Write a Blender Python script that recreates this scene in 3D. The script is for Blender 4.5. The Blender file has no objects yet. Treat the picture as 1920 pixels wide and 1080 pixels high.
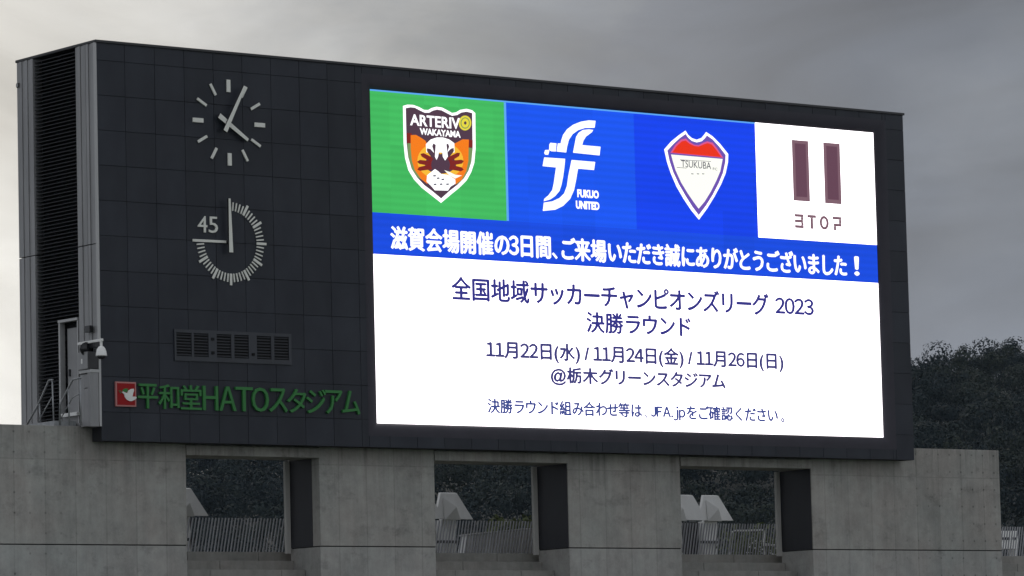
import bpy, bmesh, math, random
import numpy as np
from mathutils import Vector
random.seed(7); rng = np.random.default_rng(11)
sc = bpy.context.scene
COL = sc.collection
def R(a): return math.radians(a)

# ------------------------------------------------------------------ camera
YAW, PITCH, ROLL = 0.65751534, 0.10120038, -0.02471378
FPX = 8000.0
CAM = np.array([-47.3802452, -75.47307382, -6.02189633])
cy, sy, cp, sp, cr, sr = math.cos(YAW), math.sin(YAW), math.cos(PITCH), math.sin(PITCH), math.cos(ROLL), math.sin(ROLL)
FW = np.array([sy*cp, cy*cp, sp]); _r = np.array([cy, -sy, 0.0]); _u = np.cross(_r, FW)
RT = cr*_r + sr*_u; UP = -sr*_r + cr*_u
cam_d = bpy.data.cameras.new('camera'); cam = bpy.data.objects.new('camera', cam_d); COL.objects.link(cam)
from mathutils import Matrix
cam.matrix_world = Matrix(((RT[0], UP[0], -FW[0], CAM[0]), (RT[1], UP[1], -FW[1], CAM[1]), (RT[2], UP[2], -FW[2], CAM[2]), (0, 0, 0, 1)))
cam_d.sensor_width = 36; cam_d.lens = FPX/1920*36; cam_d.clip_start = 0.5; cam_d.clip_end = 20000
sc.camera = cam

# ------------------------------------------------------------------ world, sun, exposure
SUN_AZ, SUN_EL = YAW - 0.30, R(24)       # the sun stands behind the cloud, just left of the board
SKY_DIM, CLOUD = 0.06, 1.0
world = bpy.data.worlds.new('World'); sc.world = world; world.use_nodes = True
nt = world.node_tree; nt.nodes.clear(); N = nt.nodes.new; L = nt.links.new
out = N('ShaderNodeOutputWorld'); bg = N('ShaderNodeBackground'); bg2 = N('ShaderNodeBackground'); addn = N('ShaderNodeAddShader')
sky = N('ShaderNodeTexSky'); sky.sky_type = 'NISHITA'; sky.sun_disc = False; sky.sun_elevation = SUN_EL; sky.sun_rotation = SUN_AZ
sky.dust_density = 3.0
tint = N('ShaderNodeMix'); tint.data_type = 'RGBA'; tint.inputs[0].default_value = 0.92; tint.inputs[6].default_value = (1, 1, 1, 1)
L(sky.outputs[0], tint.inputs[6]); tint.inputs[7].default_value = (0.0, 0.0, 0.0, 1)
L(tint.outputs[2], bg.inputs[0]); bg.inputs[1].default_value = SKY_DIM
tc = N('ShaderNodeTexCoord')
def vm(op, a, b=None):
    n = N('ShaderNodeVectorMath'); n.operation = op
    if isinstance(a, tuple): n.inputs[0].default_value = a
    else: L(a, n.inputs[0])
    if b is not None:
        if isinstance(b, tuple): n.inputs[1].default_value = b
        else: L(b, n.inputs[1])
    return n
def mt(tree, op, a, b=None, c=None, clamp=False):
    n = tree.nodes.new('ShaderNodeMath'); n.operation = op; n.use_clamp = clamp
    for i, v in enumerate((a, b, c)):
        if v is None: continue
        if isinstance(v, (int, float)): n.inputs[i].default_value = v
        else: tree.links.new(v, n.inputs[i])
    return n.outputs[0]
az = YAW - 0.27
B = (math.sin(az)*math.cos(0.16), math.cos(az)*math.cos(0.16), math.sin(0.16))
stretch = vm('MULTIPLY', tc.outputs['Generated'], (1.0, 1.0, 1.8))
n1 = N('ShaderNodeTexNoise'); n1.inputs['Scale'].default_value = 5.0; n1.inputs['Detail'].default_value = 5; n1.inputs['Roughness'].default_value = 0.5
L(stretch.outputs[0], n1.inputs['Vector'])
n2 = N('ShaderNodeTexNoise'); n2.inputs['Scale'].default_value = 17.0; n2.inputs['Detail'].default_value = 6; n2.inputs['Roughness'].default_value = 0.55; n2.inputs['Distortion'].default_value = 0.4
L(stretch.outputs[0], n2.inputs['Vector'])
dt = vm('DOT_PRODUCT', tc.outputs['Generated'], B)
ang = mt(nt, 'ARCCOSINE', mt(nt, 'MINIMUM', dt.outputs['Value'], 0.99999))
ang = mt(nt, 'ADD', ang, mt(nt, 'MULTIPLY', mt(nt, 'SUBTRACT', n1.outputs[0], 0.5), 0.16))
ang = mt(nt, 'ADD', ang, mt(nt, 'MULTIPLY', mt(nt, 'SUBTRACT', n2.outputs[0], 0.5), 0.13))
ramp = N('ShaderNodeValToRGB'); L(mt(nt, 'DIVIDE', ang, 3.1416), ramp.inputs[0])
el = ramp.color_ramp.elements
el[0].position = 0.0; el[0].color = (0.73, 0.71, 0.67, 1)
el[1].position = 1.0; el[1].color = (0.62, 0.64, 0.68, 1)
for p, c in ((0.045, (0.73, 0.738, 0.72)), (0.068, (0.52, 0.535, 0.54)), (0.086, (0.285, 0.312, 0.345)), (0.102, (0.175, 0.202, 0.25)), (0.122, (0.135, 0.163, 0.212)), (0.16, (0.20, 0.22, 0.25)), (0.36, (0.545, 0.57, 0.615))):
    e = el.new(p); e.color = (*c, 1)
hsv = N('ShaderNodeHueSaturation'); L(ramp.outputs[0], hsv.inputs['Color'])
n3 = N('ShaderNodeTexNoise'); n3.inputs['Scale'].default_value = 9.0; n3.inputs['Detail'].default_value = 7; n3.inputs['Roughness'].default_value = 0.52; n3.inputs['Distortion'].default_value = 0.8
st3 = vm('MULTIPLY', tc.outputs['Generated'], (1.0, 1.0, 2.6)); L(st3.outputs[0], n3.inputs['Vector'])
sepz = N('ShaderNodeSeparateXYZ'); L(tc.outputs['Generated'], sepz.inputs[0])
low = mt(nt, 'MULTIPLY', mt(nt, 'SUBTRACT', 0.16, sepz.outputs[2], clamp=True), 2.6)        # paler towards the horizon
val = mt(nt, 'ADD', mt(nt, 'ADD', 0.90, mt(nt, 'MULTIPLY', mt(nt, 'SUBTRACT', n3.outputs[0], 0.5), 1.35)), mt(nt, 'MULTIPLY', mt(nt, 'SUBTRACT', n2.outputs[0], 0.5), 0.35))
L(mt(nt, 'ADD', val, low), hsv.inputs['Value'])
L(hsv.outputs[0], bg2.inputs[0]); bg2.inputs[1].default_value = CLOUD
L(bg.outputs[0], addn.inputs[0]); L(bg2.outputs[0], addn.inputs[1]); L(addn.outputs[0], out.inputs[0])

sun_d = bpy.data.lights.new('sun', 'SUN'); sun_d.energy = 0.5; sun_d.angle = R(30); sun_d.color = (1.0, 0.95, 0.88)
sun = bpy.data.objects.new('sun', sun_d); COL.objects.link(sun)
sun.rotation_euler = Vector((-math.sin(SUN_AZ)*math.cos(SUN_EL), -math.cos(SUN_AZ)*math.cos(SUN_EL), -math.sin(SUN_EL))).to_track_quat('-Z', 'Y').to_euler()
vs = sc.view_settings; vs.view_transform = 'Standard'; vs.look = 'None'; vs.exposure = 0.0; vs.gamma = 1.0; vs.use_curve_mapping = False
sc.cycles.max_bounces = 5; sc.cycles.use_denoising = True

# ------------------------------------------------------------------ helpers
def plane_pt(px, py, Y=0.0):
    'where the line of sight of the reference photograph meets the plane y = Y (used for layout on real planes)'
    d = FW + RT*(px-960)/FPX + UP*(540-py)/FPX
    return CAM + (Y-CAM[1])/d[1]*d
def side_pt(px, py, X=0.0):
    d = FW + RT*(px-960)/FPX + UP*(540-py)/FPX
    return CAM + (X-CAM[0])/d[0]*d

def new_mat(name, color=(0.5, 0.5, 0.5), rough=0.6, metal=0.0, spec=0.5):
    m = bpy.data.materials.new(name); m.use_nodes = True
    b = m.node_tree.nodes['Principled BSDF']
    b.inputs['Base Color'].default_value = (*color, 1); b.inputs['Roughness'].default_value = rough
    b.inputs['Metallic'].default_value = metal; b.inputs['Specular IOR Level'].default_value = spec
    return m
def rough_mat(name, c1, c2, scale=(3, 3, 3), nscale=1.0, rough=0.6, metal=0.0, spec=0.5, bump=0.0, detail=6, rand=0.0):
    'two-tone noise material in world coordinates'
    m = new_mat(name, c1, rough, metal, spec); t = m.node_tree; b = t.nodes['Principled BSDF']
    g = t.nodes.new('ShaderNodeNewGeometry'); mul = t.nodes.new('ShaderNodeVectorMath'); mul.operation = 'MULTIPLY'; mul.inputs[1].default_value = scale
    t.links.new(g.outputs['Position'], mul.inputs[0])
    n = t.nodes.new('ShaderNodeTexNoise'); n.inputs['Scale'].default_value = nscale; n.inputs['Detail'].default_value = detail; n.inputs['Roughness'].default_value = 0.6
    t.links.new(mul.outputs[0], n.inputs['Vector'])
    cr_ = t.nodes.new('ShaderNodeValToRGB'); cr_.color_ramp.elements[0].position = 0.32; cr_.color_ramp.elements[1].position = 0.68
    cr_.color_ramp.elements[0].color = (*c1, 1); cr_.color_ramp.elements[1].color = (*c2, 1)
    t.links.new(n.outputs[0], cr_.inputs[0]); last = cr_.outputs[0]
    if rand:
        oi = t.nodes.new('ShaderNodeObjectInfo'); h = t.nodes.new('ShaderNodeHueSaturation')
        t.links.new(last, h.inputs['Color']); t.links.new(mt(t, 'ADD', 1-rand/2, mt(t, 'MULTIPLY', oi.outputs['Random'], rand)), h.inputs['Value']); last = h.outputs[0]
    t.links.new(last, b.inputs['Base Color'])
    if bump:
        bp = t.nodes.new('ShaderNodeBump'); bp.inputs['Strength'].default_value = bump; bp.inputs['Distance'].default_value = 0.02
        t.links.new(n.outputs[0], bp.inputs['Height']); t.links.new(bp.outputs[0], b.inputs['Normal'])
    return m
def led(name, srgb, k=1.0, stripes=False):
    m = bpy.data.materials.new(name); m.use_nodes = True; t = m.node_tree; t.nodes.clear()
    o = t.nodes.new('ShaderNodeOutputMaterial'); e = t.nodes.new('ShaderNodeEmission')
    lin = [((c/255)/12.92 if c/255 <= 0.04045 else ((c/255+0.055)/1.055)**2.4) for c in srgb]
    e.inputs[0].default_value = (*lin, 1); e.inputs[1].default_value = k
    if stripes:                                                     # rows of diodes and slightly uneven modules
        g = t.nodes.new('ShaderNodeNewGeometry'); s = t.nodes.new('ShaderNodeSeparateXYZ'); t.links.new(g.outputs['Position'], s.inputs[0])
        w = mt(t, 'SINE', mt(t, 'MULTIPLY', s.outputs[2], 6.2832/0.16))
        wn = t.nodes.new('ShaderNodeTexWhiteNoise'); wn.noise_dimensions = '2D'; cx = t.nodes.new('ShaderNodeCombineXYZ')
        t.links.new(mt(t, 'FLOOR', mt(t, 'DIVIDE', s.outputs[0], 0.96)), cx.inputs[0]); t.links.new(mt(t, 'FLOOR', mt(t, 'DIVIDE', s.outputs[2], 0.96)), cx.inputs[1])
        t.links.new(cx.outputs[0], wn.inputs['Vector'])
        st = mt(t, 'ADD', mt(t, 'MULTIPLY', w, 0.045*k), mt(t, 'ADD', 0.95*k, mt(t, 'MULTIPLY', wn.outputs['Value'], 0.10*k)))
        t.links.new(st, e.inputs[1])
    t.links.new(e.outputs[0], o.inputs[0])
    return m

class MB:
    def __init__(s): s.v = []; s.f = []
    def box(s, x0, x1, y0, y1, z0, z1):
        n = len(s.v); s.v += [(x0,y0,z0),(x1,y0,z0),(x1,y1,z0),(x0,y1,z0),(x0,y0,z1),(x1,y0,z1),(x1,y1,z1),(x0,y1,z1)]
        s.f += [tuple(n+i for i in q) for q in ((0,3,2,1),(4,5,6,7),(0,1,5,4),(1,2,6,5),(2,3,7,6),(3,0,4,7))]; return s
    def bar(s, a, b, w, h=None, upv=(0, 0, 1)):
        h = h or w; a = Vector(a); b = Vector(b); d = (b-a).normalized(); u = Vector(upv)
        if abs(d.dot(u)) > .99: u = Vector((0, 1, 0))
        r = d.cross(u).normalized()*w/2; u = r.cross(d).normalized()*h/2; n = len(s.v)
        for p in (a, b): s.v += [tuple(p-r-u), tuple(p+r-u), tuple(p+r+u), tuple(p-r+u)]
        s.f += [tuple(n+i for i in q) for q in ((0,3,2,1),(4,5,6,7),(0,1,5,4),(1,2,6,5),(2,3,7,6),(3,0,4,7))]; return s
    def tube(s, pts, r, k=8):
        pts = [Vector(p) for p in pts]; n0 = len(s.v)
        for i, p in enumerate(pts):
            d = (pts[min(i+1, len(pts)-1)] - pts[max(i-1, 0)]).normalized(); u = Vector((0, 0, 1))
            if abs(d.dot(u)) > .95: u = Vector((0, 1, 0))
            a = d.cross(u).normalized(); b = a.cross(d).normalized()
            rr = r[i] if isinstance(r, (list, tuple)) else r
            for j in range(k):
                t = 2*math.pi*j/k; s.v.append(tuple(p + a*math.cos(t)*rr + b*math.sin(t)*rr))
        for i in range(len(pts)-1):
            for j in range(k):
                s.f.append((n0+i*k+j, n0+i*k+(j+1) % k, n0+(i+1)*k+(j+1) % k, n0+(i+1)*k+j))
        s.f.append(tuple(n0+j for j in range(k))[::-1]); s.f.append(tuple(n0+(len(pts)-1)*k+j for j in range(k))); return s
    def lathe(s, c, prof, k=20):
        n0 = len(s.v)
        for r, z in prof:
            for j in range(k):
                t = 2*math.pi*j/k; s.v.append((c[0]+r*math.cos(t), c[1]+r*math.sin(t), c[2]+z))
        for i in range(len(prof)-1):
            for j in range(k): s.f.append((n0+i*k+j, n0+i*k+(j+1) % k, n0+(i+1)*k+(j+1) % k, n0+(i+1)*k+j))
        s.f.append(tuple(n0+j for j in range(k))[::-1]); s.f.append(tuple(n0+(len(prof)-1)*k+j for j in range(k))); return s
    def prism(s, poly, y0, y1):
        'polygon in XZ extruded from y0 (front) to y1'
        n = len(s.v); k = len(poly)
        s.v += [(p[0], y0, p[1]) for p in poly] + [(p[0], y1, p[1]) for p in poly]
        s.f.append(tuple(range(n, n+k))); s.f.append(tuple(range(n+2*k-1, n+k-1, -1)))
        for i in range(k): s.f.append((n+i, n+k+i, n+k+(i+1) % k, n+(i+1) % k))
        return s
    def build(s, name, m, parent=None, smooth=False, bevel=0.0, loc=(0, 0, 0)):
        me = bpy.data.meshes.new(name); me.from_pydata(s.v, [], s.f); me.materials.append(m)
        bm = bmesh.new(); bm.from_mesh(me); bmesh.ops.recalc_face_normals(bm, faces=bm.faces)
        if bevel: bmesh.ops.bevel(bm, geom=bm.edges[:], offset=bevel, segments=2, affect='EDGES', profile=0.6)
        bm.to_mesh(me); bm.free()
        if smooth: me.polygons.foreach_set('use_smooth', [True]*len(me.polygons))
        o = bpy.data.objects.new(name, me); COL.objects.link(o); o.location = loc
        if parent is not None: o.parent = parent
        return o
def tag(o, label=None, cat=None, group=None, kind=None):
    for k, v in (('label', label), ('category', cat), ('group', group), ('kind', kind)):
        if v: o[k] = v
    return o
def thing(name, label, cat, loc=(0, 0, 0), group=None):
    o = bpy.data.objects.new(name, None); COL.objects.link(o); o.location = loc; o.empty_display_size = 0.2
    return tag(o, label, cat, group)
def inst(name, me, loc, parent, scale=None):
    o = bpy.data.objects.new(name, me); COL.objects.link(o); o.location = loc; o.parent = parent
    if scale: o.scale = scale
    return o
def shape(name, poly, m, parent, y, z=0.004):
    'thin flat print / sheet in the XZ plane, front at y'
    return MB().prism(poly, y-z, y).build(name, m, parent)
def rect(x0, x1, z0, z1): return [(x0, z0), (x1, z0), (x1, z1), (x0, z1)]

def text_mesh(body, bold=0.0, narrow_punct=False, extrude=0.0):
    cu = bpy.data.curves.new('t', 'FONT'); cu.body = body; cu.size = 1.0; cu.offset = bold; cu.extrude = extrude; cu.resolution_u = 3
    if narrow_punct:
        for i, ch in enumerate(body):
            if ch in '、。': cu.body_format[i].kerning = -9.0 if ch == '、' else 0
    ob = bpy.data.objects.new('t', cu); COL.objects.link(ob)
    dg = bpy.context.evaluated_depsgraph_get(); dg.update()
    me = bpy.data.meshes.new_from_object(ob.evaluated_get(dg)); bpy.data.objects.remove(ob); bpy.data.curves.remove(cu)
    return me
WIDE = {}
def glyph(ch):
    if ch not in WIDE:
        me = text_mesh(ch); co = np.empty(len(me.vertices)*3); me.vertices.foreach_get('co', co); co = co.reshape(-1, 3).copy()
        WIDE[ch] = (co, [tuple(p.vertices) for p in me.polygons])
    return WIDE[ch]
def set_line(body, gap=0.09):
    'typeset with the wide forms of digits and letters, closed up to text spacing'
    x = 0.0; V, F = [], []
    for ch in body:
        if ch == ' ': x += 0.24; continue
        if ch.isascii() and ch.isalnum(): g = chr(ord(ch)+0xFEE0)
        else: g = ch
        co, fs = glyph(g)
        a, b = co[:, 0].min(), co[:, 0].max()
        if g != ch or ch.isascii():
            w = 0.47 if (ch.isdigit()) else b-a
            off = x + gap/2 + (w-(b-a))/2 - a; adv = w+gap
        else: off = x; adv = 0.92 if '\u3040' <= ch <= '\u30ff' else 1.0
        n = len(V); V += [(c[0]+off, c[1], 0.0) for c in co]; F += [tuple(i+n for i in f) for f in fs]; x += adv
    me = bpy.data.meshes.new('t'); me.from_pydata(V, [], F); return me
def lettering(name, body, m, parent, x0, x1, z0, z1, y, bold=0.0, narrow_punct=False, depth=0.003, shear=0.0, heavy=0.0, typeset=False):
    'text fitted to the rectangle, standing in the XZ plane with its front at y'
    me = text_mesh(body, bold, narrow_punct, extrude=0.5) if not typeset else set_line(body)
    co = np.empty(len(me.vertices)*3); me.vertices.foreach_get('co', co); co = co.reshape(-1, 3)
    a, b = co.min(0), co.max(0)
    X = x0 + (co[:, 0]-a[0])/(b[0]-a[0])*(x1-x0); Z = z0 + (co[:, 1]-a[1])/(b[1]-a[1])*(z1-z0)
    Y = y - (co[:, 2]+0.5)*depth
    me.vertices.foreach_set('co', np.stack([X + shear*(Z-z0), Y, Z], 1).ravel()); me.materials.clear(); me.materials.append(m); me.name = name; me.update()
    if heavy:                                                       # a heavier weight: the strokes doubled a little to each side
        nv = len(me.vertices); co = np.empty(nv*3); me.vertices.foreach_get('co', co); co = co.reshape(-1, 3)
        polys = [tuple(p.vertices) for p in me.polygons]; V = []; F = []
        offs = [(0, 0), (heavy, 0), (-heavy, 0), (0, heavy*.7), (0, -heavy*.7)]
        for k, (dx, dz) in enumerate(offs):
            V += [(a[0]+dx, a[1]-k*0.0006, a[2]+dz) for a in co]; F += [tuple(i+k*nv for i in p) for p in polys]
        me = bpy.data.meshes.new(name); me.from_pydata(V, [], F); me.materials.append(m)
    # words that stand apart become objects of their own
    nv = len(me.vertices); co = np.empty(nv*3); me.vertices.foreach_get('co', co); co = co.reshape(-1, 3)
    iv = sorted((min(co[i][0] for i in p.vertices), max(co[i][0] for i in p.vertices), p.index) for p in me.polygons)
    groups = [[iv[0]]]; end = iv[0][1]
    for t in iv[1:]:
        if t[0] - end > 0.20*(z1-z0) and len(body) > 3: groups.append([])
        groups[-1].append(t); end = max(end, t[1])
    polys = [tuple(p.vertices) for p in me.polygons]; o = None
    for gr in groups:
        F = [polys[t[2]] for t in gr]; used = sorted({i for f in F for i in f}); mp = {i: k for k, i in enumerate(used)}
        m2 = bpy.data.meshes.new(name); m2.from_pydata([tuple(co[i]) for i in used], [], [tuple(mp[i] for i in f) for f in F]); m2.materials.append(m)
        o = bpy.data.objects.new(name, m2); COL.objects.link(o); o.parent = parent
    return o

# ------------------------------------------------------------------ materials
M = {}
M['clad'] = rough_mat('dark_cladding', (0.016, 0.019, 0.028), (0.028, 0.032, 0.043), (1, 1, .5), 1.3, rough=0.46, spec=0.3, rand=0.30)
M['backing'] = new_mat('joint_backing_board', (0.010, 0.010, 0.012), 0.8)  # plain dark backing behind the panels and in the joints
M['rib'] = rough_mat('grey_metal_panel', (0.25, 0.25, 0.255), (0.33, 0.33, 0.335), (2, 2, .35), 1.5, rough=0.45, metal=0.2, rand=0.16)
M['trim'] = new_mat('light_metal_trim', (0.42, 0.42, 0.42), 0.4, 0.3)
M['vent_frame'] = rough_mat('vent_frame_paint', (0.024, 0.028, 0.037), (0.034, 0.038, 0.049), (1, 1, .5), 1.3, rough=0.45)
M['cap'] = new_mat('dark_coping', (0.03, 0.03, 0.033), 0.5)
M['louvre'] = new_mat('black_louvre', (0.018, 0.019, 0.024), 0.5)
M['vent_slat'] = new_mat('vent_slat_paint', (0.008, 0.009, 0.013), 0.55)
M['void'] = new_mat('black_void', (0.004, 0.004, 0.005), 0.9)
M['white'] = rough_mat('white_paint', (0.76, 0.76, 0.74), (0.84, 0.84, 0.82), (4, 4, 4), 2, rough=0.5)
M['galv'] = rough_mat('galvanised_steel', (0.24, 0.25, 0.26), (0.36, 0.37, 0.38), (6, 6, 2), 2, rough=0.45, metal=0.4)
M['bar'] = rough_mat('fence_bar_paint', (0.27, 0.275, 0.295), (0.34, 0.345, 0.365), (3, 3, 1), 2, rough=0.5, rand=0.3)
M['door'] = rough_mat('grey_door', (0.24, 0.24, 0.245), (0.29, 0.29, 0.295), (2, 2, 1), 2, rough=0.5)
M['black'] = new_mat('black_plastic', (0.012, 0.012, 0.014), 0.3)
M['green_sign'] = new_mat('green_sign_letters', (0.03, 0.20, 0.042), 0.6)
M['red_sign'] = new_mat('red_sign_face', (0.33, 0.010, 0.012), 0.6, 0, 0.2)
M['pink_rim'] = new_mat('sign_rim', (0.50, 0.20, 0.19), 0.4)
M['jamb'] = rough_mat('jamb_concrete', (0.40, 0.39, 0.37), (0.46, 0.45, 0.43), (3, 3, .6), 2, rough=0.8)
M['reveal'] = rough_mat('dark_reveal_coat', (0.010, 0.010, 0.014), (0.016, 0.016, 0.021), (2, 2, .5), 2, rough=0.6)
M['earth'] = rough_mat('earth', (0.05, 0.055, 0.035), (0.09, 0.085, 0.06), (.3, .3, .3), 1)
M['grass'] = rough_mat('grass', (0.03, 0.07, 0.02), (0.05, 0.11, 0.03), (.5, .5, .5), 1)
M['shelter'] = rough_mat('pale_precast', (0.64, 0.64, 0.63), (0.72, 0.72, 0.71), (2, 2, 1), 1.5, rough=0.7)

def concrete(name, c, seams=True, amp=0.21):
    m = new_mat(name, c, 0.85, 0, 0.25); t = m.node_tree; b = t.nodes['Principled BSDF']; NN = t.nodes.new; K = t.links.new
    g = NN('ShaderNodeNewGeometry'); P = g.outputs['Position']; s = NN('ShaderNodeSeparateXYZ'); K(P, s.inputs[0])
    def noise(scale, vec, det=5, rgh=0.6):
        v = NN('ShaderNodeVectorMath'); v.operation = 'MULTIPLY'; v.inputs[1].default_value = vec; K(P, v.inputs[0])
        n = NN('ShaderNodeTexNoise'); n.inputs['Scale'].default_value = scale; n.inputs['Detail'].default_value = det; n.inputs['Roughness'].default_value = rgh
        K(v.outputs[0], n.inputs['Vector']); return n.outputs[0]
    def c0(n, k): return mt(t, 'MULTIPLY', mt(t, 'SUBTRACT', n, 0.5), k)
    big = noise(0.8, (1, 1, 1)); streak = noise(3.2, (1, 1, 0.12), 6, 0.7); fine = noise(22, (1, 1, .7), 4, 0.7); mid = noise(4, (1, 1, 1), 6, 0.65)
    val = mt(t, 'ADD', 1.0, c0(big, amp*3.0)); val = mt(t, 'ADD', val, c0(streak, amp*3.0)); val = mt(t, 'ADD', val, c0(fine, amp*1.1)); val = mt(t, 'ADD', val, c0(mid, amp*2.6))
    if seams:
        # formwork lift: each board has its own tone, thin dark seam between boards, tie holes
        cell = mt(t, 'FLOOR', mt(t, 'DIVIDE', mt(t, 'ADD', s.outputs[0], 2.6), 0.745)); wn = NN('ShaderNodeTexWhiteNoise'); wn.noise_dimensions = '2D'
        zc = mt(t, 'GREATER_THAN', s.outputs[2], -0.37); cx = NN('ShaderNodeCombineXYZ'); K(cell, cx.inputs[0]); K(zc, cx.inputs[1]); K(cx.outputs[0], wn.inputs['Vector'])
        val = mt(t, 'ADD', val, c0(wn.outputs['Value'], 0.15))
        fx = mt(t, 'FRACT', mt(t, 'DIVIDE', mt(t, 'ADD', s.outputs[0], 2.6), 0.745)); dx = mt(t, 'MULTIPLY', mt(t, 'MINIMUM', fx, mt(t, 'SUBTRACT', 1.0, fx)), 0.745)
        seam = mt(t, 'SUBTRACT', 1.0, mt(t, 'DIVIDE', dx, 0.022), clamp=True)
        dz = mt(t, 'ABSOLUTE', mt(t, 'ADD', s.outputs[2], 0.37)); seam2 = mt(t, 'SUBTRACT', 1.0, mt(t, 'DIVIDE', dz, 0.020), clamp=True)
        val = mt(t, 'SUBTRACT', val, mt(t, 'MULTIPLY', mt(t, 'MULTIPLY', mt(t, 'MAXIMUM', seam, seam2), 0.26), mt(t, 'MULTIPLY', mt(t, 'SUBTRACT', streak, 0.25, clamp=True), 3.0)))
        hx = mt(t, 'MULTIPLY', mt(t, 'SUBTRACT', mt(t, 'FRACT', mt(t, 'DIVIDE', mt(t, 'ADD', s.outputs[0], 2.41), 0.3725)), 0.5), 0.3725)
        hz = mt(t, 'MULTIPLY', mt(t, 'SUBTRACT', mt(t, 'FRACT', mt(t, 'DIVIDE', mt(t, 'ADD', s.outputs[2], 1.70), 0.42)), 0.5), 0.42)
        dd = mt(t, 'SQRT', mt(t, 'ADD', mt(t, 'MULTIPLY', hx, hx), mt(t, 'MULTIPLY', hz, hz)))
        hole = mt(t, 'SUBTRACT', 1.0, mt(t, 'DIVIDE', dd, 0.035), clamp=True)
        # tie holes only read towards both ends of the wall
        ends = mt(t, 'MAXIMUM', mt(t, 'SUBTRACT', 1.0, mt(t, 'DIVIDE', mt(t, 'ADD', s.outputs[0], 2.0), 3.0), clamp=True), mt(t, 'DIVIDE', mt(t, 'SUBTRACT', s.outputs[0], 22.2), 2.5, clamp=True))
        val = mt(t, 'SUBTRACT', val, mt(t, 'MULTIPLY', mt(t, 'MULTIPLY', hole, ends), mt(t, 'MULTIPLY', mt(t, 'GREATER_THAN', noise(1.3, (1, 1, 1.6), 2), 0.47), 0.62)))
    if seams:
        # streaks that darken towards the top edge, and dark blotches
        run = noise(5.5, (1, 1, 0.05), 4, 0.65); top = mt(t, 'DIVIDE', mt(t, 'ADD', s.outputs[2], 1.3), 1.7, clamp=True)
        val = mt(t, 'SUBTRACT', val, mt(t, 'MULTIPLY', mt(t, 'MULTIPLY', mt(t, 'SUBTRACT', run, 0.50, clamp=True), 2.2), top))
        blot = noise(1.7, (1, 1, 1.5), 4, 0.7); val = mt(t, 'SUBTRACT', val, mt(t, 'MULTIPLY', mt(t, 'SUBTRACT', blot, 0.56, clamp=True), 1.7))
    hm = NN('ShaderNodeMix'); hm.data_type = 'RGBA'; K(mt(t, 'MULTIPLY', mt(t, 'SUBTRACT', noise(0.9, (1, 1, .8), 3), 0.35, clamp=True), 3.0, clamp=True), hm.inputs[0])
    hm.inputs[6].default_value = (c[0]*1.03, c[1]*1.0, c[2]*0.98, 1); hm.inputs[7].default_value = (c[0]*0.98, c[1]*1.01, c[2]*1.0, 1)
    h = NN('ShaderNodeHueSaturation'); K(hm.outputs[2], h.inputs['Color']); K(val, h.inputs['Value'])
    K(h.outputs[0], b.inputs['Base Color'])
    bp = NN('ShaderNodeBump'); bp.inputs['Strength'].default_value = 0.3; bp.inputs['Distance'].default_value = 0.01; K(fine, bp.inputs['Height']); K(bp.outputs[0], b.inputs['Normal'])
    return m
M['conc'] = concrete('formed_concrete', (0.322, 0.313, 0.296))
M['conc_low'] = concrete('formed_concrete_base', (0.335, 0.332, 0.32))
M['step'] = concrete('step_concrete', (0.255, 0.25, 0.235), seams=False, amp=0.22)

# ------------------------------------------------------------------ ground
def sheet(name, x0, x1, y0, y1, z, m, lab, n=1):
    b = MB(); b.v = [(x0, y0, z), (x1, y0, z), (x1, y1, z), (x0, y1, z)]; b.f = [(0, 1, 2, 3)]
    return tag(b.build(name, m), lab, None, None, 'structure')
sheet('ground', -2500, 2500, -2500, 2500, -7.62, M['earth'], 'flat earth around the stadium reaching the horizon')
sheet('pitch', -40, 60, -58, -12, -7.61, M['grass'], 'mown grass pitch in front of the scoreboard')
tag(MB().box(-70, 110, 2.3, 330, -7.6, -2.75).build('embankment', M['earth']), 'raised earth terrace behind the concrete wall', None, None, 'structure')

# ------------------------------------------------------------------ concrete wall
WY, WB = 0.45, 1.60                        # front face and back of the piers
ZT, ZO, ZJ = 0.33, -0.225, -2.15           # top of the wall, head of the openings, base joint
OPEN = [(2.38, 5.83), (8.94, 12.71), (16.03, 20.08)]
wall = thing('concrete_wall', 'long fair-faced concrete wall with three openings carrying the dark scoreboard', 'wall', (0, WY, -7.6))
wl = (0, -WY, 7.6)
piers = [(-9.0, 2.38), (5.83, 8.94), (12.71, 16.03), (20.08, 26.27)]
for i, (a, b) in enumerate(piers):
    p = MB()
    zt = ZT
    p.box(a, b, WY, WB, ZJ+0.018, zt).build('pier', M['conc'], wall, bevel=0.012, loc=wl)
    if i: MB().box(a-0.125, a-0.002, WB-0.03, WB+0.05, ZJ-0.10, ZO-0.003).build('door_jamb', M['jamb'], wall, bevel=0.006, loc=wl)
    if i: MB().box(a-0.012, a-0.0005, (0.74 if i == 1 else WY+0.03), WB-0.035, ZJ+0.02, ZO-0.004).build('reveal_dark_sheet', M['reveal'], wall, loc=wl)  # thin near-black sheet; the pier side's darkness is put into its colour
    MB().box(a, b, WY+0.012, WB, -7.6, ZJ-0.002).build('base_block', M['conc_low'], wall, bevel=0.012, loc=wl)
    MB().box(a+0.01, b-0.01, WY+0.035, WB-0.03, ZJ-0.01, ZJ+0.03).build('joint_filler', M['backing'], wall, loc=wl)
for a, b in OPEN:
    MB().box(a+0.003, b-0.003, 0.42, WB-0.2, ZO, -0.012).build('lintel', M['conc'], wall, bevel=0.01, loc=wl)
    MB().box(a+0.003, b-0.003, WY+0.04, WB-0.2, -0.008, ZT-0.04).build('lintel', M['conc'], wall, loc=wl)

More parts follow.
